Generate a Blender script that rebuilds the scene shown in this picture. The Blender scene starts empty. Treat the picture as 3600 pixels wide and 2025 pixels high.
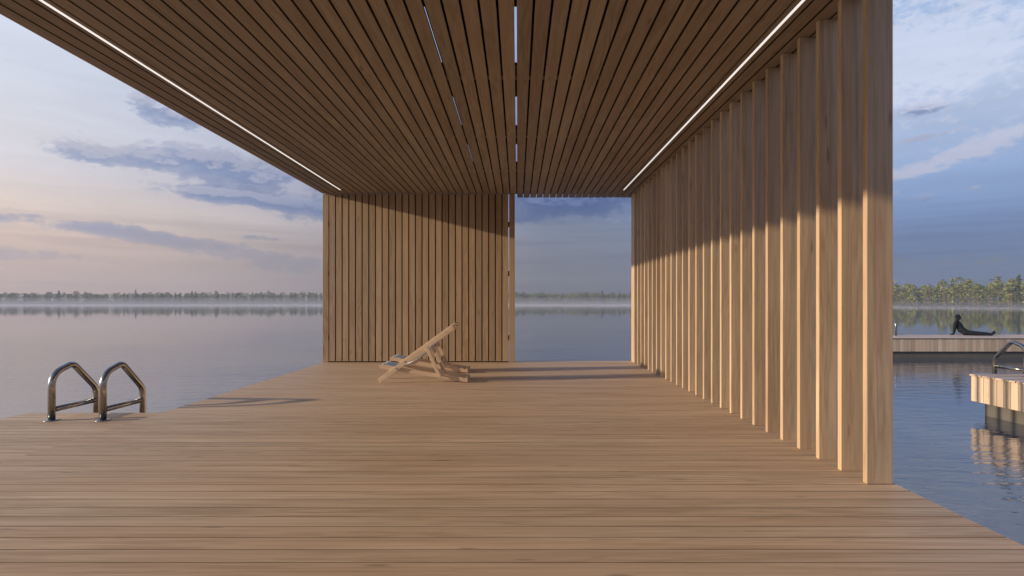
import bpy, math, random
from mathutils import Vector, Matrix
R = math.radians
rnd = random.Random(7)
scene = bpy.context.scene
COL = scene.collection

# ------------------------------------------------------------------ helpers
def s2l(c):
    out = []
    for v in c:
        v = v / 255.0
        out.append(v / 12.92 if v <= 0.04045 else ((v + 0.055) / 1.055) ** 2.4)
    return tuple(out)

class MB:
    """collects shapes, builds ONE mesh object; each shape keeps a random tone"""
    def __init__(self):
        self.v = []; self.f = []; self.r = []; self.s = []
    def add(self, verts, faces, tone=None, smooth=False):
        n = len(self.v)
        t = rnd.random() if tone is None else tone
        self.v += [tuple(p) for p in verts]
        for f in faces:
            self.f.append([i + n for i in f]); self.r.append(t); self.s.append(smooth)
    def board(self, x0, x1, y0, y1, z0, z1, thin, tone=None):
        # a box whose long narrow edges (normal along axis `thin`) are coloured darker, painting in the shade of the gaps: tone + 2
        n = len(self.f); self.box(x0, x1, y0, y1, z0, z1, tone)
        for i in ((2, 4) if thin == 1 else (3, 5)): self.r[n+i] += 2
    def box(self, x0, x1, y0, y1, z0, z1, tone=None):
        v = [(x0,y0,z0),(x1,y0,z0),(x1,y1,z0),(x0,y1,z0),(x0,y0,z1),(x1,y0,z1),(x1,y1,z1),(x0,y1,z1)]
        f = [(0,3,2,1),(4,5,6,7),(0,1,5,4),(1,2,6,5),(2,3,7,6),(3,0,4,7)]
        self.add(v, f, tone)
    def prism_xz(self, pts, y0, y1, tone=None):
        n = len(pts)
        v = [(x, y0, z) for x, z in pts] + [(x, y1, z) for x, z in pts]
        f = [tuple(range(n)), tuple(range(2*n-1, n-1, -1))]
        f += [(i, i+n, (i+1) % n + n, (i+1) % n) for i in range(n)]
        self.add(v, f, tone)
    def tube(self, pts, rad, seg=12, cap=True, tone=None):
        pts = [Vector(p) for p in pts]
        if not hasattr(rad, '__len__'): rad = [rad] * len(pts)
        v = []; f = []
        up = None
        for i, p in enumerate(pts):
            if i == 0: d = pts[1] - p
            elif i == len(pts)-1: d = p - pts[i-1]
            else: d = (pts[i+1] - p).normalized() + (p - pts[i-1]).normalized()
            d.normalize()
            if up is None:
                up = Vector((0,0,1)) if abs(d.z) < .9 else Vector((1,0,0))
            a = up - d * up.dot(d); a.normalize(); up = a
            b = d.cross(a)
            for k in range(seg):
                t = 2*math.pi*k/seg
                v.append(p + (a*math.cos(t) + b*math.sin(t)) * rad[i])
        for i in range(len(pts)-1):
            for k in range(seg):
                k2 = (k+1) % seg
                f.append((i*seg+k, i*seg+k2, (i+1)*seg+k2, (i+1)*seg+k))
        self.add(v, f, tone, True)
        if cap:
            n = len(self.v) - len(v)
            self.f.append([n+k for k in range(seg-1,-1,-1)]); self.r.append(.5); self.s.append(False)
            m = n + (len(pts)-1)*seg
            self.f.append([m+k for k in range(seg)]); self.r.append(.5); self.s.append(False)
    def build(self, name, mat, parent=None, bevel=0):
        me = bpy.data.meshes.new(name)
        me.from_pydata(self.v, [], self.f); me.update()
        a = me.attributes.new('tone', 'FLOAT', 'FACE')
        a.data.foreach_set('value', self.r)
        me.polygons.foreach_set('use_smooth', self.s)
        if mat: me.materials.append(mat)
        o = bpy.data.objects.new(name, me); COL.objects.link(o)
        if parent: o.parent = parent
        if bevel:
            m = o.modifiers.new('bevel', 'BEVEL'); m.width = bevel; m.segments = 2; m.limit_method = 'ANGLE'
        return o

def tag(o, label=None, cat=None, group=None, kind=None):
    if label: o['label'] = label
    if cat: o['category'] = cat
    if group: o['group'] = group
    if kind: o['kind'] = kind
    return o
def empty(name, loc=(0,0,0), rz=0):
    o = bpy.data.objects.new(name, None); o.empty_display_size = .2
    o.location = loc; o.rotation_euler = (0,0,rz); COL.objects.link(o); return o
def copy_tree(o, parent=None):
    c = o.copy(); COL.objects.link(c)
    if parent: c.parent = parent
    for ch in [k for k in bpy.data.objects if k.parent == o]: copy_tree(ch, c)
    return c

class NT:
    """tiny node-graph writer"""
    def __init__(self, tree): self.t = tree; self.n = tree.nodes; self.l = tree.links
    def node(self, kind, **kw):
        n = self.n.new(kind)
        for k, v in kw.items(): setattr(n, k, v)
        return n
    def put(self, sock, val):
        if hasattr(val, 'links') or hasattr(val, 'is_linked'): self.l.new(val, sock)
        elif val is not None: sock.default_value = val
    def math(self, op, a, b=None, c=None, clamp=False):
        n = self.node('ShaderNodeMath', operation=op, use_clamp=clamp)
        self.put(n.inputs[0], a)
        if b is not None: self.put(n.inputs[1], b)
        if c is not None: self.put(n.inputs[2], c)
        return n.outputs[0]
    def vmath(self, op, a, b=None):
        n = self.node('ShaderNodeVectorMath', operation=op)
        self.put(n.inputs[0], a)
        if b is not None: self.put(n.inputs[1], b)
        return n.outputs[0]
    def comb(self, x, y, z):
        n = self.node('ShaderNodeCombineXYZ')
        for i, v in enumerate((x, y, z)): self.put(n.inputs[i], v)
        return n.outputs[0]
    def sep(self, v):
        n = self.node('ShaderNodeSeparateXYZ'); self.put(n.inputs[0], v); return n.outputs
    def noise(self, vec, scale=1, detail=4, rough=.5, dist=0):
        n = self.node('ShaderNodeTexNoise'); self.put(n.inputs['Vector'], vec)
        n.inputs['Scale'].default_value = scale; n.inputs['Detail'].default_value = detail
        n.inputs['Roughness'].default_value = rough; n.inputs['Distortion'].default_value = dist
        return n.outputs['Fac']
    def remap(self, v, a, b, c=0., d=1., smooth=True):
        n = self.node('ShaderNodeMapRange')
        n.interpolation_type = 'SMOOTHSTEP' if smooth else 'LINEAR'
        self.put(n.inputs['Value'], v)
        n.inputs['From Min'].default_value = a; n.inputs['From Max'].default_value = b
        n.inputs['To Min'].default_value = c; n.inputs['To Max'].default_value = d
        return n.outputs['Result']
    def mix(self, f, a, b, mode='MIX'):
        n = self.node('ShaderNodeMix', data_type='RGBA', blend_type=mode)
        self.put(n.inputs[0], f)
        for s, v in ((n.inputs[6], a), (n.inputs[7], b)):
            if isinstance(v, tuple): v = (v[0], v[1], v[2], 1)
            self.put(s, v)
        return n.outputs[2]
    def ramp(self, fac, stops, interp='LINEAR'):
        n = self.node('ShaderNodeValToRGB'); cr = n.color_ramp; cr.interpolation = interp
        while len(cr.elements) < len(stops): cr.elements.new(.5)
        for e, (p, c) in zip(cr.elements, stops):
            e.position = p
            if not hasattr(c, '__len__'): c = (c, c, c)
            e.color = (c[0], c[1], c[2], 1)
        self.put(n.inputs[0], fac); return n.outputs[0]

def material(name):
    m = bpy.data.materials.new(name); m.use_nodes = True
    g = NT(m.node_tree); b = m.node_tree.nodes['Principled BSDF']
    return m, g, b

def wood(name, axis, ca, cb, rough=.62, tone=(.84, 1.12), ring=.5, knots=True, bump=.25, spec=.35, fs=70, con=.45, edk=.72):
    m, g, b = material(name)
    tc = g.node('ShaderNodeTexCoord').outputs['Object']
    raw = g.node('ShaderNodeAttribute', attribute_name='tone').outputs['Fac']
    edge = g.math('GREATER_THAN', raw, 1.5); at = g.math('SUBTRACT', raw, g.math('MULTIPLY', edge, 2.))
    off = g.comb(g.math('MULTIPLY', at, 37.), g.math('MULTIPLY', at, 91.), g.math('MULTIPLY', at, 53.))
    p = g.vmath('ADD', tc, off)
    def sc(al, ac):
        v = [ac, ac, ac]; v[axis] = al; return g.vmath('MULTIPLY', p, tuple(v))
    fine = g.noise(sc(fs*.022, fs), 1, 6, .72)
    broad = g.noise(sc(.9, 11), 1, 4, .6, .6)
    n2 = g.noise(sc(.55, 5.5), 1, 3, .5, .2)
    rings = g.math('SINE', g.math('MULTIPLY', n2, 62.))
    rings = g.math('POWER', g.math('MULTIPLY_ADD', rings, .5, .5), 2.2)
    rmask = g.remap(g.noise(sc(.35, 3), 1, 2, .5), .42, .62)
    rings = g.math('MULTIPLY', rings, rmask)
    f = g.math('MULTIPLY_ADD', g.remap(fine, .34, .68), con, g.math('MULTIPLY', g.remap(broad, .3, .7), .5))
    f = g.math('MULTIPLY_ADD', rings, ring, f, clamp=True)
    col = g.mix(f, ca, cb)
    hue = g.noise(sc(.25, 1.7), 1, 2, .5)
    col = g.mix(g.math('MULTIPLY', g.remap(hue, .35, .65), .22), col, (cb[0]*1.05, cb[1]*.82, cb[2]*.72))
    if knots:
        vo = g.node('ShaderNodeTexVoronoi'); g.put(vo.inputs['Vector'], sc(1.3, 7.5)); vo.inputs['Scale'].default_value = 1
        k = g.remap(vo.outputs['Distance'], .035, .11, 1., 0.)
        col = g.mix(g.math('MULTIPLY', k, .55), col, (cb[0]*.42, cb[1]*.36, cb[2]*.32))
    tn = g.remap(at, 0, 1, tone[0], tone[1], False)
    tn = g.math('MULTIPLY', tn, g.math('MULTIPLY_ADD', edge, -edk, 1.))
    col = g.mix(1.0, col, g.comb(tn, tn, tn), 'MULTIPLY')
    g.put(b.inputs['Base Color'], col)
    g.put(b.inputs['Roughness'], g.remap(fine, .3, .7, rough-.07, rough+.1))
    b.inputs['Specular IOR Level'].default_value = spec
    bp = g.node('ShaderNodeBump'); bp.inputs['Strength'].default_value = bump; bp.inputs['Distance'].default_value = .002
    g.put(bp.inputs['Height'], g.math('ADD', fine, g.math('MULTIPLY', rings, -.5)))
    g.put(b.inputs['Normal'], bp.outputs[0])
    return m

def plain(name, col, rough=.6, metal=0., spec=.5, var=.12, scale=6.):
    m, g, b = material(name)
    tc = g.node('ShaderNodeTexCoord').outputs['Object']
    n = g.noise(tc, scale, 5, .6)
    k = g.remap(n, .3, .7, 1-var, 1+var, False)
    g.put(b.inputs['Base Color'], g.mix(1.0, tuple(col), g.comb(k, k, k), 'MULTIPLY'))
    g.put(b.inputs['Roughness'], g.remap(n, .3, .7, rough*.9, min(1, rough*1.12)))
    b.inputs['Metallic'].default_value = metal
    b.inputs['Specular IOR Level'].default_value = spec
    return m

M = {}
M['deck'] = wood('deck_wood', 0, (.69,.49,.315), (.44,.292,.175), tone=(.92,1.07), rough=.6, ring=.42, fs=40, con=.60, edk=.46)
M['deck_pale'] = wood('pale_deck_wood', 0, (.66,.50,.38), (.50,.36,.26), tone=(.88,1.1))
M['clad'] = wood('cladding_wood', 2, (.72,.565,.41), (.58,.425,.29), tone=(.70,1.12), ring=.25)
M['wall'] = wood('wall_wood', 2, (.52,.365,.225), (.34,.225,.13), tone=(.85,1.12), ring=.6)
M['slat'] = wood('slat_wood', 2, (.70,.515,.33), (.43,.288,.170), tone=(.86,1.12), ring=.3)
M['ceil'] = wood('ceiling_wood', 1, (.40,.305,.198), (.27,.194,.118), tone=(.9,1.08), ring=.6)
M['chairwood'] = wood('chair_wood', 0, (.74,.56,.38), (.62,.44,.28), tone=(.93,1.05), ring=.15, knots=False, rough=.5)
M['beam'] = wood('beam_wood', 0, (.30,.19,.11), (.2,.12,.07), knots=False)
M['dark'] = plain('dark_membrane', (.012,.011,.010), .8, 0, .1)
M['sub'] = plain('deck_joist', (.20,.13,.085), .8, 0, .2, .25, 3)
M['hull'] = plain('grey_pontoon', (.125,.11,.092), .55, 0, .4, .15, 2)
M['steel'] = plain('brushed_steel', (.36,.335,.30), .24, 1., .5, .02, 6)
M['bolt'] = plain('bolt_steel', (.35,.35,.36), .35, 1.)
M['figure'] = plain('dark_figure', (.010,.012,.017), .7, 0, .15, .1)

# ------------------------------------------------------------------ camera
cd = bpy.data.cameras.new('camera'); cam = bpy.data.objects.new('camera', cd); COL.objects.link(cam)
cam.location = (0, 0, 1.2); cam.rotation_euler = (R(90), 0, 0)
cd.sensor_width = 36; cd.lens = 20.0; cd.shift_x = -.00543; cd.shift_y = .01378
cd.clip_start = .05; cd.clip_end = 20000
scene.camera = cam

# ------------------------------------------------------------------ pavilion deck (setting)
ZE = -.116      # level of the low decks
ZW = -.85       # water level
def decking(mb, x0, x1, y0, y1, z, pitch=.1405, gap=.0095, th=.03, jitter=.004):
    n = int(round((y1 - y0) / pitch))
    for i in range(n):
        a = y1 - (i + 1) * pitch
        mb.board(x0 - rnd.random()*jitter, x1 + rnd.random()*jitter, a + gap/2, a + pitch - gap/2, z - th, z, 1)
def cladding_x(mb, xface, y0, y1, z0, z1, side, pitch=.14, th=.022):
    n = int(round((y1 - y0) / pitch)); p = (y1 - y0) / n
    for i in range(n):
        a, b_ = (xface, xface + th) if side < 0 else (xface - th, xface)
        mb.box(a, b_, y0 + i*p + .005, y0 + (i+1)*p - .005, z0, z1)
def cladding_y(mb, yface, x0, x1, z0, z1, side, pitch=.14, th=.022):
    n = int(round((x1 - x0) / pitch)); p = (x1 - x0) / n
    for i in range(n):
        a, b_ = (yface, yface + th) if side < 0 else (yface - th, yface)
        mb.box(x0 + i*p + .005, x0 + (i+1)*p - .005, a, b_, z0, z1)

DY0, DY1 = -1.4, 11.615
mb = MB(); decking(mb, -3.86, 2.495, DY0, DY1, 0)
deck = mb.build('deck', M['deck'], bevel=.0022); tag(deck, kind='structure')
mb = MB(); mb.box(-3.82, 2.43, DY0+.03, DY1-.03, -.12, -.062); mb.build('joist', M['dark'], deck)
mb = MB()
cladding_x(mb, 2.468, DY0+.02, DY1-.02, -.60, -.032, 1)
cladding_x(mb, -3.84, DY0+.02, DY1-.02, -.60, -.032, -1)
cladding_y(mb, DY1-.02, -3.81, 2.44, -.60, -.032, 1)
mb.build('side_cladding', M['clad'], deck)
mb = MB(); mb.box(-3.6, 2.25, DY0+.1, DY1-.2, ZW-.3, -.125); mb.build('pontoon', M['hull'], deck)
# low swimming deck on the left
mb = MB(); decking(mb, -5.83, -3.868, DY0, 6.775, ZE, .1405)
low = mb.build('deck', M['deck'], bevel=.0022); low.name = 'side_deck'; tag(low, kind='structure')
mb = MB(); mb.box(-5.79, -3.9, DY0+.03, 6.74, ZE-.10, ZE-.06); mb.build('joist', M['dark'], low)
mb = MB()
cladding_x(mb, -5.81, DY0+.02, 6.755, -.61, ZE-.032, -1)
cladding_y(mb, 6.755, -5.78, -3.90, -.61, ZE-.032, 1)
mb.build('side_cladding', M['clad'], low)
mb = MB(); mb.box(-5.6, -4.05, DY0+.1, 6.6, ZW-.3, ZE-.105); mb.build('pontoon', M['hull'], low)

# ------------------------------------------------------------------ pavilion
ZC = 3.36
pav = empty('pavilion', (-.7, 5, 0)); bpy.context.view_layer.update()
tag(pav, 'open timber pavilion with slatted ceiling, plank back wall and row of vertical fins', 'pavilion')
PI = pav.matrix_world.inverted()
def pbuild(mb, name, mat, parent=pav, bevel=0):
    o = mb.build(name, mat, parent, bevel)
    if parent is pav: o.matrix_parent_inverse = PI.copy()
    return o
P = .1333
mb = MB()
for k in range(-29, 19):
    a = -.015 + k*P + .0095; b_ = -.015 + (k+1)*P - .0095
    if k == -29: a = -3.88
    if k == 18: b_ = 2.47
    y1 = 11.318 if k < 0 else 11.755
    if k == -26 or k == 15:      # boards split by the inset light line
        c = -3.412 if k < 0 else 2.046
        mb.box(a, c-.017, -1.5, y1, ZC, ZC+.022, .5); 
        if b_ > c+.018: mb.box(c+.017, b_, -1.5, y1, ZC, ZC+.022, .55)
        mb.box(c-.0168, c+.0168, 10.965, y1, ZC+.001, ZC+.022, .5)
    else:
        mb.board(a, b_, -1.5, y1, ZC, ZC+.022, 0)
pbuild(mb, 'ceiling', M['ceil'], bevel=.0015)
for c in (-3.412, 2.046):
    mb = MB(); mb.box(c-.0165, c+.0165, -1.49, 10.962, ZC+.004, ZC+.03)
    hs = pbuild(mb, 'light_channel', M['dark'])
    mb = MB(); mb.box(c-.0095, c+.0095, -1.48, 10.955, ZC-.003, ZC+.0035)
    m, g, b = material('light_strip_glow'); b.inputs['Base Color'].default_value = (.5,.5,.5,1)
    b.inputs['Emission Color'].default_value = (1,.93,.88,1); b.inputs['Emission Strength'].default_value = .9
    o = mb.build('light_strip', m, pav); o.matrix_parent_inverse = PI.copy()
# beams above the ceiling
for i in range(6):
    y = 1.55 + 1.97*i
    mb = MB(); mb.box(-3.84, 2.42, y, y+.10, ZC+.0235, ZC+.125)
    pbuild(mb, 'beam', M['beam'])
# roof sheet with narrow slits
mb = MB(); zr0, zr1 = ZC+.14, ZC+.15
slits = (-.732, -.017); w = .012
xs = [-3.87, slits[0]-.008, slits[0]+.008, slits[1]-w, slits[1]+w, 2.46]
for a, b_ in ((xs[0],xs[1]),(xs[2],xs[3]),(xs[4],xs[5])): mb.box(a, b_, -1.45, 11.60, zr0, zr1)
yy = -1.45
for a in (4.43-1.94*2, 4.43-1.94, 4.43, 6.37, 8.29):
    for s in slits: w = .008 if s < -.5 else .012; mb.box(s-w+.0005, s+w-.0005, yy, a, zr0, zr1)
    yy = a + 1.05
for s in slits: w = .008 if s < -.5 else .012; mb.box(s-w+.0005, s+w-.0005, yy, 11.6, zr0, zr1)
pbuild(mb, 'roof', M['dark'])
mb = MB()
mb.box(-3.88, -3.855, -1.5, 11.6, ZC+.024, ZC+.30); mb.box(2.445, 2.47, -1.5, 11.6, ZC+.024, ZC+.30)
mb.box(-3.853, 2.443, -1.5, -1.475, ZC+.024, ZC+.30)
pbuild(mb, 'fascia', M['ceil'])
# back wall
mb = MB(); pw = (3.88 - .0475 + .014) / 29
for i in range(29):
    a = -3.88 + i*pw
    z0 = .001 if i in (0, 28) else .022
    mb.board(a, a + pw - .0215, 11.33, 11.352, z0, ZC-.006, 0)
bw = pbuild(mb, 'back_wall', M['wall'], bevel=.0015)
mb = MB(); mb.box(-3.78, -.187, 11.40, 11.41, .03, ZC)
bk = pbuild(mb, 'wall_membrane', M['dark'])
for z in (.44, 1.72, 2.70):
    mb = MB(); mb.box(-3.86, -.06, 11.354, 11.398, z, z+.10)
    pbuild(mb, 'wall_batten', M['dark'])
mb = MB()
mb.box(-3.77, -.19, 11.353, 11.397, .001, .018)
pbuild(mb, 'bottom_rail', M['dark'])
for x0 in (-3.87,):
    mb = MB(); mb.box(x0, x0+.09, 11.415, 11.50, .001, ZC); pbuild(mb, 'post', M['slat'])
mb = MB()
mb.box(-3.77, -.45, 11.415, 11.435, .02, ZC); pbuild(mb, 'outer_cladding', M['wall'])
# fins of the slat wall, each a part
fin = None
for k in range(25):
    y = 3.748 + k*.2981
    if y < 11.0:
        mb = MB(); mb.box(2.303, 2.473, 0, .047, .001, ZC-.001)
        o = mb.build('fin', M['slat'], pav, bevel=.002); o.matrix_parent_inverse = PI.copy(); o.location = (0, y, 0)
mb = MB(); mb.box(2.303, 2.473, 11.22, 11.52, .001, ZC-.001)
pbuild(mb, 'end_post', M['slat'], bevel=.002)

# ------------------------------------------------------------------ deck chairs
m, g, b = material('striped_canvas')
tc = g.node('ShaderNodeTexCoord').outputs['Object']
xyz = g.sep(tc)
fr = g.math('FRACT', g.math('MULTIPLY_ADD', xyz[1], 1/.125, .0))
st = g.math('MULTIPLY', g.math('GREATER_THAN', fr, .60), g.math('LESS_THAN', fr, .90))
wv = g.noise(tc, 400, 2)
c = g.mix(st, (.84,.85,.86), (.03,.19,.46))
g.put(b.inputs['Base Color'], g.mix(g.math('MULTIPLY', wv, .08), c, (.5,.52,.56)))
b.inputs['Roughness'].default_value = .85
M['canvas'] = m

def bar(mb, a, c, h, y0, y1, tone=None, ends=None):
    a = Vector(a); c = Vector(c); d = (c-a).normalized(); n = Vector((-d.y, d.x)) * h/2
    pts = [a-n, c-n, c+n, a+n]
    mb.prism_xz([(p.x, p.y) for p in pts], y0, y1, tone)
def make_chair(label, loc):
    t = empty('deck_chair', (0,0,0)); tag(t, label, 'deck chair', 'wooden deck chairs on the deck')
    # local frame: x as measured minus -1.4
    ox = 1.4
    q = lambda x, z: (x+ox, z)
    W = .46
    A, B = q(-2.052, .030), q(-.948, .829)
    for y0, y1 in ((0, .026), (W-.026+.05, W+.05)):
        mb = MB(); bar(mb, A, B, .066, y0, y1, .4)
        # foot cut handled by small bar end; rounded head
        r = mb.build('back_rail', M['chairwood'], t, bevel=.004)
        s = -1 if y0 == 0 else 1
        yy = y0 if s < 0 else y1
        for bx, bz in ((-1.794,.218), (-1.667,.318), (-1.342,.531), (-1.05,.757)):
            m2 = MB(); m2.tube([(bx+ox, yy, bz), (bx+ox, yy+s*.004, bz)], .011 if bx < -1.1 else .005, 12)
            m2.build('bolt', M['bolt'], r)
    L, Rr = Vector(q(-2.052, .247)), Vector(q(-.742, .038))
    d = (Rr-L).normalized(); n = Vector((-d.y, d.x))*.030
    ln = (Rr-L).length
    for y0, y1 in ((.030, .056), (W+.05-.056, W+.05-.030)):
        pts = [L-n]
        e = Rr - n; pts += [e, Rr+n]
        for s in (.06, .14, .22, .30):   # resting notches along the upper edge
            c0 = Rr + n - d*s
            pts += [c0 + d*.010, c0 + d*.006 - n*.36, c0 - d*.006 - n*.36, c0 - d*.010 ]
        pts += [L+n]
        mb = MB(); mb.prism_xz([(p.x,p.y) for p in pts], y0, y1, .45)
        mb.build('seat_rail', M['chairwood'], t, bevel=.002)
    C0, C1 = q(-1.347, .535), q(-1.145, .085)
    for y0, y1 in ((-.022, -.001), (W+.051, W+.072)):
        mb = MB(); bar(mb, C0, C1, .050, y0, y1, .3)
        mb.build('support_leg', M['chairwood'], t, bevel=.003)
    for nm, (x, z), rr, ya, yb in (('rod', (-1.146,.118), .013, -.001, W+.051), ('rod', (-.77,.062), .013, .056, W-.006)):
        mb = MB(); mb.tube([(x+ox, ya, z), (x+ox, yb, z)], rr, 14); mb.build(nm, M['chairwood'], t)
    # head rods wrapped by the canvas
    for x, z in ((-.968, .838), (-.985, .795)):
        mb = MB(); mb.tube([(x+ox, .027, z), (x+ox, W+.023, z)], .015, 14); mb.build('rod', M['chairwood'], t)
    prof = [(-.965,.856),(-.985,.840),(-1.04,.785),(-1.12,.722),(-1.245,.590),(-1.37,.462),(-1.50,.352),(-1.62,.288),(-1.72,.250),(-1.80,.238),(-1.88,.248),(-1.95,.268),(-1.995,.284),(-2.02,.276)]
    v = []; f = []; NY = 8
    for x, z in prof:
        for j in range(NY+1):
            u = j/NY; sag = -.02*math.sin(math.pi*u) if -1.9 < x < -1.05 else 0
            v.append((x+ox, .060 + u*(W+.05-.12), z+sag))
    for i in range(len(prof)-1):
        for j in range(NY):
            a0 = i*(NY+1)+j; f.append((a0, a0+1, a0+NY+2, a0+NY+1))
    mb = MB(); mb.add(v, f, .5, True); s = mb.build('canvas_sling', M['canvas'], t)
    so = s.modifiers.new('solid', 'SOLIDIFY'); so.thickness = .004
    mb = MB(); mb.tube([(-2.005+ox, .056, .262), (-2.005+ox, W-.006, .262)], .014, 14); mb.build('rod', M['chairwood'], t)
    t.location = loc
    return t
ch = make_chair('wooden deck chair with blue striped canvas, the nearer one in front of the other', (-1.4, 8.42, 0))
c2 = copy_tree(ch); c2.location = (-1.497, 9.56, 0); c2.rotation_euler.z = R(-.3)
c2['label'] = 'wooden deck chair with blue striped canvas, the farther one close to the plank wall'

# ------------------------------------------------------------------ ladders
def fillet(pts, rad, n=8):
    out = [Vector(pts[0])]
    for i in range(1, len(pts)-1):
        p = Vector(pts[i]); a = (Vector(pts[i-1])-p); b_ = (Vector(pts[i+1])-p)
        an = a.normalized(); bn = b_.normalized(); th = an.angle(bn); t = rad[i-1]/math.tan(th/2)
        s = p + an*t; e = p + bn*t; c = p + (an+bn).normalized()*(rad[i-1]/math.sin(th/2))
        v0 = s-c; v1 = e-c; ang = v0.angle(v1)
        for k in range(n+1):
            u = k/n
            out.append(c + (v0*math.sin((1-u)*ang) + v1*math.sin(u*ang))/math.sin(ang))
    out.append(Vector(pts[-1])); return out
def make_ladder(label, loc, spacing=.57, both=True):
    t = empty('pool_ladder'); tag(t, label, 'pool ladder', 'steel swimming ladders on the docks')
    path = fillet([(0,0,.004),(0,0,.515),(0,.30,.607),(0,.672,.262),(0,.672,-1.35)], [.18,.11,.18], 10)
    for x in ((-spacing/2, spacing/2)):
        mb = MB(); mb.tube([(p.x+x, p.y, p.z) for p in path], .0355, 20)
        h = mb.build('handrail', M['steel'], t)
        mb = MB(); mb.tube([(x,.03,.118),(x,.645,.118)], .031, 16); mb.build('crossbar', M['steel'], h)
        mb = MB(); mb.tube([(x,0,0),(x,0,.006),(x,0,.012)], [.078,.078,.045], 28); mb.build('base_flange', M['steel'], h)
    for z in (-.35, -.62, -.89, -1.16):
        mb = MB(); mb.box(-spacing/2+.03, spacing/2-.03, .635, .71, z, z+.02); mb.build('rung', M['steel'], t)
    t.location = loc; return t
ld = make_ladder('steel swimming ladder with two arched handrails at the left end of the deck', (-4.895, 6.325, ZE))
l2 = copy_tree(ld); l2.location = (8.93+.285, 9.975, ZE); l2['label'] = 'steel swimming ladder on the near dock at the right edge of the photo'
l3 = copy_tree(ld); l3.location = (14.91-.285, 22.42, ZE); l3['label'] = 'small steel ladder handrail on the far dock, half hidden by the nearest fin'

# ------------------------------------------------------------------ other docks
def dock(label, x0, x1, y0, y1):
    t = empty('floating_dock', ((x0+x1)/2, (y0+y1)/2, ZW)); bpy.context.view_layer.update(); inv = t.matrix_world.inverted()
    tag(t, label, 'floating dock', 'timber docks floating on the lake')
    def bl(mb, n, m, bev=0):
        o = mb.build(n, m, t, bev); o.matrix_parent_inverse = inv.copy(); return o
    mb = MB(); decking(mb, x0, x1, y0, y1, ZE, .1405, .010, .03, .012); bl(mb, 'decking', M['deck_pale'], .003)
    mb = MB(); mb.box(x0+.06, x1-.06, y0+.06, y1-.06, ZE-.12, ZE-.06); bl(mb, 'joist', M['dark'])
    mb = MB()
    cladding_x(mb, x0+.02, y0+.02, y1-.02, -.605, ZE-.032, -1)
    cladding_x(mb, x1-.02, y0+.02, y1-.02, -.605, ZE-.032, 1)
    cladding_y(mb, y0+.018, x0+.045, x1-.045, -.605, ZE-.032, -1)
    cladding_y(mb, y1-.018, x0+.045, x1-.045, -.605, ZE-.032, 1)
    bl(mb, 'cladding', M['clad'], .0015)
    mb = MB(); mb.box(x0+.17, x1-.17, y0+.10, y1-.15, ZW-.3, -.125+ZE); bl(mb, 'pontoon', M['hull'])
    return t
dock('pale timber floating dock with sunlit plank side at the right edge', 8.285, 12.6, 2.0, 10.44)
dock('long timber floating dock with a dark figure sitting on it', 7.5, 27.0, 20.76, 23.0)

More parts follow.
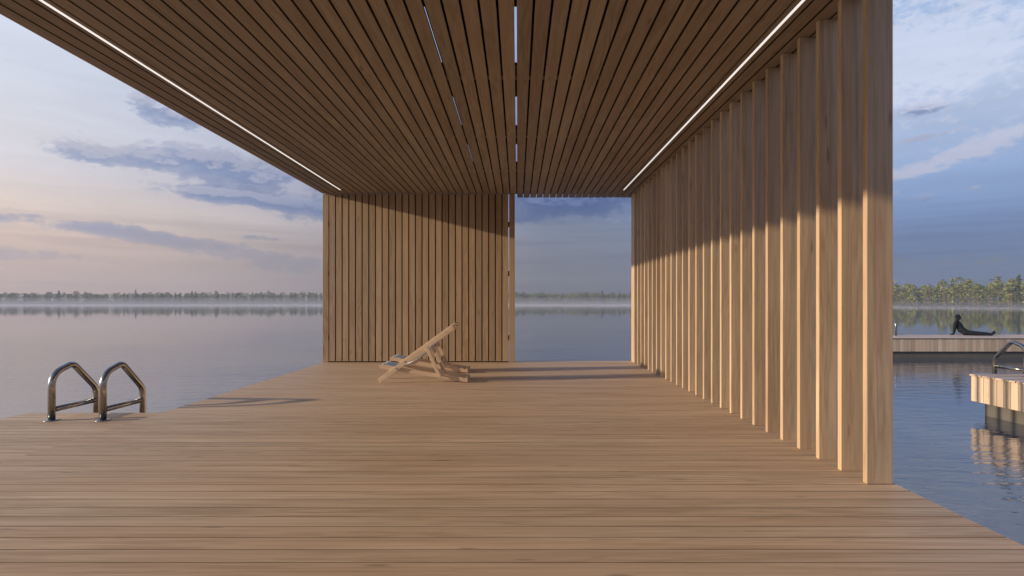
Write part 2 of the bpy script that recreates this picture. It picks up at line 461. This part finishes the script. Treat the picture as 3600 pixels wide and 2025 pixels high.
# ------------------------------------------------------------------ person
def person():
    t = empty('person', (17.55, 22.45, ZE)); bpy.context.view_layer.update()
    tag(t, 'person in dark clothing sitting on the far dock with legs stretched out', 'person')
    rv = Vector((.613, .790))
    def ray(cx, cy): return ((3300+cx/9.058)/1.3975-1302)/1431, -(((1060+cy/9.058)/1.3975)-760)/1431
    u0, v0 = ray(750, 1070); t0 = 1.316/-v0; D0 = (u0*rv.x+rv.y)*t0
    def q(cx, cy, off=0):
        u, w_ = ray(cx, cy); tt = (D0+off)/(u*rv.x+rv.y)
        return Vector((u*tt, tt, 1.2+w_*tt)) - Vector((17.55, 22.45, ZE))
    V = []; E = []; Rd = []
    def v(p, rx, ry=None):
        V.append(p); Rd.append((rx, ry or rx)); return len(V)-1
    pel = v(q(800,985), .100); wst = v(q(722,895), .092); rib = v(q(665,800), .098); chs = v(q(618,702), .088)
    nkb = v(q(588,650), .070); nk = v(q(597,610), .052); hd0 = v(q(624,562), .080); hd1 = v(q(622,505), .096); hd2 = v(q(618,462), .070)
    chin = v(q(672,572), .026); nose = v(q(706,520), .012);
    E += [(pel,wst),(wst,rib),(rib,chs),(chs,nkb),(nkb,nk),(nk,hd0),(hd0,hd1),(hd1,hd2),(hd0,chin),(hd1,nose)]
    b0 = v(q(600,705), .085); b1 = v(q(672,733), .075); bu = v(q(738,750), .042); E += [(b0,b1),(b1,bu)]; pe2 = v(q(880,1010), .10); E += [(pe2,pel)]; roots = [pel, b0]
    for s in (-1, 1):
        hy = s*.085; dn = 0 if s > 0 else 12
        th0 = v(q(835,992,hy*.8), .088); th1 = v(q(1060,998+dn*.5,hy), .072); kn = v(q(1250,1010+dn,hy), .055)
        cf = v(q(1400,1016+dn,hy), .053); an = v(q(1610,1024+dn*1.6,hy), .034); hl = v(q(1678,1042+dn*2.2,hy), .034)
        ft = v(q(1738,985+dn*3,hy), .031); to = v(q(1800+(28 if s < 0 else 0),925+dn*5.5,hy), .018)
        tz = v(q(750,985,hy*.6), .09); roots.append(tz); E += [(tz,th0),(th0,th1),(th1,kn),(kn,cf),(cf,an),(an,hl),(hl,ft),(ft,to)]
        a = [(544,672),(518,790),(500,880),(488,970),(480,1030)] if s < 0 else [(560,668),(534,780),(512,870),(494,955),(478,1020)]
        hx, hy2 = (448,1047) if s < 0 else (436,1036)
        sy = s*.16
        p0 = v(q(*a[0], s*.12), .058); p1 = v(q(*a[1], sy), .046); p2 = v(q(*a[2], sy), .040); p3 = v(q(*a[3], sy), .034); p4 = v(q(*a[4], sy), .026)
        pm = v(q(hx, hy2, sy), .024)
        pz = v(q(600,658,s*.04), .052); roots.append(pz); E += [(pz,p0),(p0,p1),(p1,p2),(p2,p3),(p3,p4),(p4,pm)]
        for k in range(4):
            f0 = v(q(hx-42, hy2+6, sy+(k-1.5)*.019), .010); f1 = v(q(hx-(92 if k in (1,2) else 78), hy2+9, sy+(k-1.5)*.024), .008)
            E += [(pm,f0),(f0,f1)]
        tb = v(q(hx-8, hy2+6, sy-s*.045), .010); tb2 = v(q(hx-38, hy2+9, sy-s*.06), .008); E += [(pm,tb),(tb,tb2)]
    me = bpy.data.meshes.new('body'); me.from_pydata(V, E, []); me.update()
    o = bpy.data.objects.new('body', me); COL.objects.link(o); o.parent = t
    bpy.context.view_layer.objects.active = o
    sk = o.modifiers.new('skin', 'SKIN'); sk.use_smooth_shade = True
    kf = lambda i: 1.38 if i < 4 else (1.15 if i < 11 else 1.38)
    for i, r_ in enumerate(Rd):
        me.skin_vertices[0].data[i].radius = (r_[0]*kf(i), r_[1]*kf(i))
        me.skin_vertices[0].data[i].use_root = i in roots
    sb = o.modifiers.new('sub', 'SUBSURF'); sb.levels = 2; sb.render_levels = 2
    me.materials.append(M['figure'])
    rm = o.modifiers.new('remesh', 'REMESH'); rm.mode = 'VOXEL'; rm.voxel_size = .010; rm.use_smooth_shade = True
    sm = o.modifiers.new('smooth', 'SMOOTH'); sm.factor = .5; sm.iterations = 4
    # short hair cap and nose
    mb = MB(); c = q(606, 486); vv = []; ff = []
    for i in range(9):
        for j in range(16):
            a = math.pi*i/8; b_ = 2*math.pi*j/16
            vv.append(c + Vector((math.sin(a)*math.cos(b_)*.100, math.sin(a)*math.sin(b_)*.088, math.cos(a)*.100)))
    for i in range(8):
        for j in range(16): ff.append((i*16+j, i*16+(j+1)%16, (i+1)*16+(j+1)%16, (i+1)*16+j))
    mb.add(vv, ff, .5, True); mb.build('hair', M['figure'], t)
    # keep the hair light: sits on the head only
    return t
person()

# ------------------------------------------------------------------ water, lake bed, shore
m, g, b = material('lake_water')
tc = g.node('ShaderNodeTexCoord').outputs['Object']
xyz = g.sep(tc)
b.inputs['Base Color'].default_value = (.066,.076,.094,1)
b.inputs['Roughness'].default_value = .032; b.inputs['IOR'].default_value = 1.6
b.inputs['Specular IOR Level'].default_value = .9
dist = g.vmath('LENGTH', g.vmath('SUBTRACT', tc, (1, 4, 0)))
dn = g.node('ShaderNodeVectorMath', operation='LENGTH'); g.put(dn.inputs[0], g.vmath('SUBTRACT', tc, (1.,4.,0.)))
calm = g.remap(dn.outputs['Value'], 8, 55, 1., .04)
w1 = g.noise(g.vmath('MULTIPLY', tc, (1.1, 3.2, 1.)), 1., 3, .55, .4)
w2 = g.noise(g.vmath('MULTIPLY', tc, (4.5, 12., 1.)), 1., 3, .5, .3)
patch = g.remap(g.noise(g.vmath('MULTIPLY', tc, (.09, .16, 1.)), 1., 2, .5), .35, .65, .35, 1.)
h = g.math('MULTIPLY_ADD', w2, .22, w1)
bp = g.node('ShaderNodeBump'); bp.inputs['Distance'].default_value = .05
g.put(bp.inputs['Strength'], g.math('MULTIPLY', g.math('MULTIPLY', calm, patch), .38))
g.put(bp.inputs['Height'], h); g.put(b.inputs['Normal'], bp.outputs[0])
M['water'] = m
mb = MB(); mb.add([(-6000,-3000,0),(6000,-3000,0),(6000,6000,0),(-6000,6000,0)], [(0,1,2,3)])
o = mb.build('water', M['water']); o.location.z = ZW; tag(o, kind='structure')

SH = [(-1900,300),(-1500,560),(-900,640),(-560,612),(-300,610),(-100,612),(125,611),(190,560),(220,450),(231,349),(249,279),(263,200),(275,110),(300,-100)]
def shore_at(s):
    L = [(Vector(a), Vector(c)) for a, c in zip(SH[:-1], SH[1:])]
    for a, c in L:
        d = (c-a).length
        if s <= d: return a.lerp(c, s/d), (c-a)/d
        s -= d
    return Vector(SH[-1]), (c-a)/d
def outward(d): return Vector((-d.y, d.x))       # lake on the right-hand side of travel -> land to the left
mb = MB(); v = []; f = []
offs = [(-3,-.5),(0,.06),(6,.5),(60,1.2),(400,3),(2500,8)]
for i, p in enumerate(SH):
    a = Vector(SH[max(0,i-1)]); c = Vector(SH[min(len(SH)-1,i+1)]); d = (c-a).normalized(); n = outward(d)
    for o_, z in offs: v.append((p[0]+n.x*o_, p[1]+n.y*o_, ZW+z))
k = len(offs)
for i in range(len(SH)-1):
    for j in range(k-1): f.append((i*k+j, (i+1)*k+j, (i+1)*k+j+1, i*k+j+1))
mb.add(v, f, .5, False)
M['soil'] = plain('forest_floor', (.045,.05,.025), .95, 0, .1, .4, .3)
o = mb.build('shore', M['soil']); tag(o, kind='structure')

# ------------------------------------------------------------------ trees
def leafmat(name, c1, c2, sc=.5):
    m, g, b = material(name)
    at = g.node('ShaderNodeAttribute', attribute_name='tone').outputs['Fac']
    oi = g.node('ShaderNodeObjectInfo').outputs['Random']
    k = g.math('MULTIPLY_ADD', at, .75, g.math('MULTIPLY', oi, .25))
    g.put(b.inputs['Base Color'], g.mix(k, c1, c2))
    b.inputs['Roughness'].default_value = .7; b.inputs['Specular IOR Level'].default_value = .2
    return m
M['pine'] = leafmat('pine_needles', (.024,.048,.018), (.50,.50,.15))
M['spruce'] = leafmat('spruce_needles', (.022,.038,.018), (.12,.14,.045))
M['bark'] = plain('bark', (.17,.115,.075), .9, 0, .1, .3, 2)

def leaf(mb, p, s, r, base=.5):
    a = Vector((r.gauss(0,1), r.gauss(0,1), r.gauss(0,1)*.55)).normalized()
    b_ = a.cross(Vector((r.gauss(0,1), r.gauss(0,1), r.gauss(0,1)))).normalized()
    a *= s; b_ *= s*.62
    t = min(1, max(0, base + r.gauss(0,.12)))
    mb.add([p-a, p+b_*.9-a*.1, p+a, p-b_], [(0,1,2,3)], t)
def clump(mb, c, rx, rz, n, s, r):
    base = r.random()**1.5 * .95
    for _ in range(n):
        d = Vector((r.gauss(0,1), r.gauss(0,1), r.gauss(0,1))).normalized() * (r.random()**.45)
        leaf(mb, c + Vector((d.x*rx, d.y*rx, d.z*rz)), s*r.uniform(.8,1.5), r, base)
def tree_meshes(kind, seed, dens=1.):
    r = random.Random(seed); tr = MB(); cr = MB(); H = 1.0*13
    bend = Vector((r.uniform(-.4,.4), r.uniform(-.4,.4), 0))
    ax = lambda u: bend*(u*u) + Vector((0,0,u*H))
    tr.tube([ax(i/6) - Vector((0,0,.5 if i==0 else 0)) for i in range(7)], [.20*(1-.85*i/6)+.02 for i in range(7)], 6)
    if kind == 'pine':
        lo = r.uniform(.30,.5); n = int(r.uniform(24,34)*dens)
        for i in range(n):
            u = lo + (1-lo)*(i/n)**.85 + r.uniform(-.03,.03); u = min(u, .99)
            t = (u-lo)/(1-lo)
            reach = (1.0 + 1.7*math.sin(math.pi*min(1, .25+.75*t))) * r.uniform(.45,1.15)
            a = r.uniform(0, 2*math.pi)
            e = ax(u) + Vector((math.cos(a)*reach, math.sin(a)*reach, r.uniform(-.1,.6)))
            tr.tube([ax(u-.02), e], [.06,.02], 4, False)
            clump(cr, e, r.uniform(.6,1.05), r.uniform(.25,.5), int(15*dens), .30, r)
            if r.random() < .6: clump(cr, ax(u).lerp(e, .5), .6, .35, int(8*dens), .28, r)
        for i in range(3):   # stray low limbs
            u = r.uniform(.12, lo); a = r.uniform(0, 6.28); e = ax(u)+Vector((math.cos(a)*1.6, math.sin(a)*1.6, .1))
            tr.tube([ax(u), e], [.04,.015], 4, False); clump(cr, e, .8, .16, int(10*dens), .26, r)
        clump(cr, ax(1.), .55, .6, 14, .28, r)
    elif kind == 'spruce':
        n = int(46*dens); lo = r.uniform(.06,.16)
        for i in range(n):
            u = lo + (1-lo)*i/n; rad = (1-u)**.75*2.5*r.uniform(.65,1.1)+.12
            a = i*2.4 + r.uniform(-.4,.4)
            e = ax(u) + Vector((math.cos(a)*rad, math.sin(a)*rad, -.25*rad))
            for q_ in (.45,.9):
                clump(cr, ax(u).lerp(e, q_), .42*rad**.5+.12, .2, int(7*dens), .28, r)
        clump(cr, ax(1.), .14, .5, 8, .2, r)
    else:  # leafy, full to the ground
        n = int(38*dens); lo = .10
        for i in range(n):
            u = r.uniform(lo, .98); t = (u-lo)/(1-lo)
            reach = 2.1*math.sin(math.pi*(.12+.83*t))**.8 * r.uniform(.2,1.1)
            a = r.uniform(0, 6.28)
            e = ax(u)+Vector((math.cos(a)*reach, math.sin(a)*reach, r.uniform(-.2,.3)))
            clump(cr, e, r.uniform(.5,.95), r.uniform(.4,.75), int(15*dens), .30, r)
    return tr, cr
protos = []
SPEC = [('pine',1),('pine',2),('pine',3),('pine',4),('leafy',5),('leafy',6),('spruce',7),('spruce',8),('leafy',11)]
for kind, sd in SPEC:
    tr, cr = tree_meshes(kind, sd)
    nm = {'pine':'pine_tree','spruce':'spruce_tree','leafy':'leafy_tree'}[kind]
    t = empty(nm, (0,0,-500))
    tr.build('trunk', M['bark'], t); cr.build('crown', M['pine'] if kind != 'spruce' else M['spruce'], t)
    protos.append((kind, t))
used = set()
DESC = {'pine': 'pine with bare trunk and clumpy crown', 'spruce': 'dark pointed spruce', 'leafy': 'bushy yellow green tree'}
def plant(idx, x, y, z, h, w, label, group):
    kind, t = protos[idx]
    if idx not in used: used.add(idx); o = t
    else: o = copy_tree(t)
    o.location = (x, y, z); o.rotation_euler.z = rnd.uniform(0, 6.28); s = h/13.6
    o.scale = (s*w, s*w, s)
    tag(o, label, 'tree', group); return o
total = 0
def along(x0, x1, y_sel=None):
    return
# far shore, left of the wall and through the opening (visible spans only)
def far_row(xa, xb, step, where, grp, hmin=9.5, hmax=13.):
    x = xa
    while x < xb:
        idx = rnd.choice([0,1,2,3,4,5,6,7,8,4,5,1])
        kind = protos[idx][0]
        y = 613 + rnd.uniform(3, 16)
        hh = rnd.uniform(hmin, hmax) * (1.08 if kind == 'spruce' else 1)
        if rnd.random() < .12: hh *= 1.15
        plant(idx, x, y + (0 if x > -560 else (-560-x)*.08), ZW+.5, hh, rnd.uniform(.95,1.35), '%s %s' % (DESC[kind], where), grp)
        x += step*rnd.uniform(.65,1.35)
far_row(-575, -205, 2.9, 'in the treeline left of the wall', 'trees on the distant shore left of the wall')
far_row(-6, 132, 2.7, 'in the treeline through the opening', 'trees on the shore seen through the opening')
# nearer shore on the right
def s_of(i): return sum((Vector(SH[k+1])-Vector(SH[k])).length for k in range(i))
s = s_of(8) + 62; end = s_of(11) + 12
n = 0
specials = []
while s < end:
    p, d = shore_at(s); o_ = outward(d)
    idx = rnd.choice([0,1,2,3,4,0,1,2,3,6,8]); kind = protos[idx][0]
    q = p + o_*rnd.uniform(2.5, 9)
    hh = rnd.uniform(10.5, 16.5)
    plant(idx, q.x, q.y, ZW+.35, hh, rnd.uniform(1.0,1.4), '%s on the nearer shore right of the fins' % DESC[kind], 'trees on the nearer shore at the right')
    s += rnd.uniform(1.9, 3.6); n += 1
# dark tall tree leaning into the right edge of the picture
q = Vector((256.5, 281))
plant(7, q.x, q.y, ZW+.4, 19.0, 1.35, 'tallest dark spruce, cut by the right edge of the photo', None)
# the mass of forest behind the front trees
mass = MB(); rr = random.Random(99)
small = []
for kind, sd in (('leafy',21),('leafy',22),('leafy',23),('spruce',24),('pine',25)):
    tr, cr = tree_meshes(kind, sd, .75); small.append((kind, cr))
def drop(x, y, z, h, w):
    kind, cr = rr.choice(small); s_ = h/13.6; a = rr.uniform(0,6.28); ca, sa = math.cos(a)*s_*w*1.15, math.sin(a)*s_*w*1.15
    n0 = len(mass.v)
    mass.v += [(x+p[0]*ca-p[1]*sa, y+p[0]*sa+p[1]*ca, z+p[2]*s_) for p in cr.v]
    mass.f += [[i+n0 for i in f_] for f_ in cr.f]; mass.r += [t_*.8 for t_ in cr.r]; mass.s += cr.s
x = -640
while x < 150:
    y = 613 + rr.uniform(12, 30) + (0 if x > -560 else (-560-x)*.08)
    drop(x, y, ZW+.6, rr.uniform(9.5,12.5), 1.45); x += 1.35*rr.uniform(.6,1.4)
s = s_of(6) + 20
while s < s_of(12):
    p, d = shore_at(s); q = p + outward(d)*rr.uniform(7, 30)
    drop(q.x, q.y, ZW+.6, rr.uniform(8.5,12.5), 1.4); s += 1.0*rr.uniform(.6,1.4)
low_ = [tree_meshes('leafy', 31, .35)[1], tree_meshes('leafy', 32, .35)[1]]
def shrub(x, y, z, h, w):
    cr = rr.choice(low_); s_ = h/13.6; a = rr.uniform(0,6.28); ca, sa = math.cos(a)*s_*w, math.sin(a)*s_*w
    n0 = len(mass.v)
    mass.v += [(x+p[0]*ca-p[1]*sa, y+p[0]*sa+p[1]*ca, z+p[2]*s_) for p in cr.v]
    mass.f += [[i+n0 for i in f_] for f_ in cr.f]; mass.r += [t_*.45 for t_ in cr.r]; mass.s += cr.s
x = -640
while x < 150:
    shrub(x, 613 + rr.uniform(6, 14) + (0 if x > -560 else (-560-x)*.08), ZW+.2, rr.uniform(3.5,6.5), 3.2); x += 2.6*rr.uniform(.6,1.4)
s = s_of(6) + 20
while s < s_of(12):
    p, d = shore_at(s); q = p + outward(d)*rr.uniform(5, 12)
    shrub(q.x, q.y, ZW+.1, rr.uniform(2.5,6.5), 2.8); s += 1.6*rr.uniform(.6,1.4)
o = mass.build('forest', M['pine']); tag(o, 'dense forest mass behind the front trees of the far shore', 'forest', kind='stuff')

# ------------------------------------------------------------------ haze and mist
def volume(name, col, dens, aniso=0.):
    m = bpy.data.materials.new(name); m.use_nodes = True; nt = m.node_tree
    nt.nodes.remove(nt.nodes['Principled BSDF'])
    v = nt.nodes.new('ShaderNodeVolumePrincipled'); v.inputs['Color'].default_value = (*col,1)
    v.inputs['Density'].default_value = dens; v.inputs['Anisotropy'].default_value = aniso
    nt.links.new(v.outputs[0], nt.nodes['Material Output'].inputs['Volume']); return m
mb = MB(); mb.box(-1950, 420, -60, 690, ZW-1.2, 30)
o = mb.build('haze', volume('haze_air', (.76,.82,.95), .00042)); tag(o, kind='stuff')
# low bank of mist lying on the water in front of the trees
mv = []; mf = []
MP = [(-1100,640),(-560,612),(-300,610),(-100,612),(125,611),(190,560),(220,450),(231,349),(249,279),(263,200)]
for z0_, z1_, fr0 in ((.02,.7,.45),(.71,2.3,.74),(2.31,4.1,.86),(4.11,6.6,.93)):
    n_ = len(mv)
    for i_, (x, y) in enumerate(MP):
        kk = 1. if i_ < 6 else .38
        for fr_ in (fr0, 1.04): mv += [(x*fr_, y*fr_, ZW+z0_*kk+(.02 if i_ > 5 else 0)), (x*fr_, y*fr_, ZW+z1_*kk)]
    for i in range(len(MP)-1):
        a = n_+i*4; c = a+4
        mf += [(a,a+2,c+2,c),(a+1,c+1,c+3,a+3),(a,c,c+1,a+1),(a+2,a+3,c+3,c+2)]
    e = n_+(len(MP)-1)*4
    mf += [(n_,n_+1,n_+3,n_+2), (e,e+2,e+3,e+1)]
mb = MB(); mb.add(mv, mf)
o = mb.build('mist', volume('mist_air', (.86,.83,.89), .0036)); tag(o, 'pale bank of mist lying on the water before the far shore', 'mist', kind='stuff')

# ------------------------------------------------------------------ sun and sky
SD = Vector((1, .19, -.235)).normalized()
el = math.asin(-SD.z); az = math.atan2(-SD.x, -SD.y)
sl = bpy.data.lights.new('sun', 'SUN'); sl.energy = 5.0; sl.angle = R(.9); sl.color = (1,.845,.64)
so = bpy.data.objects.new('sun', sl); COL.objects.link(so); so.rotation_euler = SD.to_track_quat('-Z', 'Y').to_euler()
W = bpy.data.worlds.new('World'); scene.world = W; W.use_nodes = True
g = NT(W.node_tree); bg = W.node_tree.nodes['Background']
sky = g.node('ShaderNodeTexSky', sky_type='NISHITA'); sky.sun_disc = False
sky.sun_elevation = el; sky.sun_rotation = az
tc = g.node('ShaderNodeTexCoord').outputs['Generated']
nrm = g.vmath('NORMALIZE', tc); d = g.sep(nrm)
AZ = g.math('MULTIPLY', g.math('ARCTAN2', d[0], d[1]), 180/math.pi)
EL = g.math('MULTIPLY', g.math('ARCSINE', d[2]), 180/math.pi)
e01 = g.math('DIVIDE', EL, 90., clamp=True)
S = [0, 2/90, 5/90, 7.5/90, 10.5/90, 17/90, 25/90, 42/90, 1]
Lc = [(196,172,168),(203,180,174),(220,196,184),(236,217,206),(228,222,226),(222,227,240),(222,228,243),(150,178,222),(80,112,168)]
Cc = [(92,96,112),(102,106,122),(118,124,142),(122,132,156),(88,108,152),(120,142,185),(150,175,218),(120,150,205),(70,100,155)]
Rc = [(80,97,132),(86,105,143),(100,122,164),(122,146,190),(146,170,212),(190,204,232),(160,188,228),(110,145,205),(70,100,155)]
rl = g.ramp(e01, [(p, s2l(c)) for p, c in zip(S, Lc)])
rc = g.ramp(e01, [(p, s2l(c)) for p, c in zip(S, Cc)])
rr_ = g.ramp(e01, [(p, s2l(c)) for p, c in zip(S, Rc)])
a01 = g.math('MULTIPLY_ADD', AZ, 1/360, .5)
wl = g.ramp(a01, [(0,.25),(.16,.7),(.22,1),(.375,1),(.41,.74),(.445,.42),(.51,0),(.9,0),(1,.25)])
wr = g.ramp(a01, [(0,1),(.2,1),(.45,0),(.52,0),(.585,1),(1,1)])
base = g.mix(wr, rc, rr_); base = g.mix(wl, base, rl)
# cloud layer: noise in azimuth and elevation, pulled towards where the clouds stand
def blob(a0, e0, wa, we, k, tilt=0., E_=None):
    E_ = EL if E_ is None else E_
    da = g.math('DIVIDE', g.math('SUBTRACT', AZ, a0), wa)
    de = g.math('DIVIDE', g.math('SUBTRACT', g.math('SUBTRACT', E_, e0), g.math('MULTIPLY', g.math('SUBTRACT', AZ, a0), tilt)), we)
    q = g.math('ADD', g.math('MULTIPLY', da, da), g.math('MULTIPLY', de, de))
    return g.math('MULTIPLY', g.math('EXPONENT', g.math('MULTIPLY', q, -1.)), k)
def acc(lst):
    s_ = lst[0]
    for x_ in lst[1:]: s_ = g.math('ADD', s_, x_)
    return s_
DARK = [(-27.5,12.2,6.0,1.15,.52,-.09), (-35.5,11.7,5.,.9,.44), (-20.5,9.0,6.5,1.2,.50,-.10), (-28,9.5,5,.7,.46,-.04), (-31.5,15.8,3.4,1.2,.46,-.1), (-25,10.9,2.2,.5,.3),
        (-35,5.8,9,.55,.42,-.08), (-27,4.5,8,.6,.40,-.1), (-24.5,5.9,2.4,.3,.35,-.05), (-40,3.6,6,.6,.30), (-22,3.3,5,.8,.3), (5,9.9,9,1.5,.50), (1,8.3,3,.6,.22), (35.5,15.5,2.6,.7,.34,.05), (35,13.2,4,.4,.3,.1), (36,3.6,9,1.1,.2), (34,8.6,5,.8,.2)]
def density(E_):
    cv = g.comb(g.math('MULTIPLY', AZ, .30), g.math('MULTIPLY', E_, .58), 0.)
    cn = g.noise(cv, 1., 12, .66, .15)
    cn2 = g.noise(g.vmath('ADD', cv, (5.3, 2.1, 4.)), 2.6, 10, .62, .3)
    tot = g.math('ADD', g.math('ADD', cn, acc([blob(*q_[:5], q_[5] if len(q_) > 5 else 0., E_) for q_ in DARK])), g.math('MULTIPLY', cn2, .36))
    return cn, cn2, tot
cn, cn2, tot = density(EL)
_, _, tot_up = density(g.math('ADD', EL, .55))
dm = g.math('MULTIPLY', g.remap(tot, .83, .99), g.remap(tot, .90, 1.22, .66, 1.))
rim = g.math('MULTIPLY', g.remap(g.math('SUBTRACT', tot, tot_up), .02, .16), g.remap(tot, .80, .96))
dcol = g.mix(wl, g.mix(wr, s2l((72,92,140)), s2l((104,126,172))), s2l((142,158,196)))
dcol = g.mix(g.remap(EL, 3, 9), g.mix(wl, s2l((104,110,130)), s2l((182,170,178))), dcol)
bands = g.noise(g.comb(g.math('MULTIPLY', AZ, .045), g.math('MULTIPLY', EL, 1.1), 3.), 1., 7, .6, .4)
bk_ = g.remap(g.math('MULTIPLY', g.remap(bands, .46, .70), g.remap(EL, 11, 6)), 0, 1, 1., .87, False)
base = g.mix(1.0, base, g.comb(bk_, bk_, g.math('MULTIPLY_ADD', bk_, .7, .3)), 'MULTIPLY')
sky1 = g.mix(g.math('MULTIPLY', dm, .90), base, dcol)
sky1 = g.mix(g.math('MULTIPLY', g.math('MULTIPLY', rim, g.remap(EL, 7.5, 10.)), .5), sky1, g.mix(wl, g.mix(wr, s2l((118,134,174)), s2l((196,196,216))), s2l((222,216,222))))
lightb = acc([blob(37,11.4,4.2,.6,.38,.20), blob(33.5,10.4,2.2,.45,.34,.05), blob(40,12.6,3,1.0,.30,.2), blob(36,19.5,9,4.6,.46), blob(10.5,8.3,2.5,.4,.2), blob(-31.5,16.4,1.3,.7,.30), blob(-21,11,3,.5,.15), blob(0,34,60,10,.14)])
lm = g.remap(g.math('ADD', g.math('ADD', cn2, lightb), g.math('MULTIPLY', cn, .45)), .86, 1.12)
lcol = g.mix(g.remap(EL, 9, 17), s2l((204,196,208)), s2l((212,220,242)))
sky2 = g.mix(g.math('MULTIPLY', g.math('MULTIPLY', lm, g.remap(EL, 6.5, 9.5)), g.remap(EL, 11, 17, .55, .80)), sky1, lcol)
# mottled thin veil everywhere
veil = g.remap(g.noise(g.comb(g.math('MULTIPLY', AZ, .07), g.math('MULTIPLY', EL, .5), 7.), 1., 6, .55, .6), .25, .75, .93, 1.07, False)
sky2 = g.mix(1.0, sky2, g.comb(veil, veil, veil), 'MULTIPLY')
below = g.remap(d[2], -.02, 0.)
sky2 = g.mix(below, s2l((95,100,118)), sky2)
ten = g.mix(1.0, sky2, (10.,10.,10.), 'MULTIPLY')
fin_ = g.mix(.06, ten, sky.outputs[0])
g.put(bg.inputs['Color'], fin_); bg.inputs['Strength'].default_value = .10

# ------------------------------------------------------------------ render settings
scene.render.engine = 'CYCLES'
scene.view_settings.view_transform = 'Standard'; scene.view_settings.look = 'None'
scene.view_settings.exposure = 0; scene.view_settings.gamma = 1
scene.cycles.max_bounces = 8; scene.cycles.volume_bounces = 0
scene.cycles.diffuse_bounces = 5
scene.render.resolution_x = 1024; scene.render.resolution_y = 576
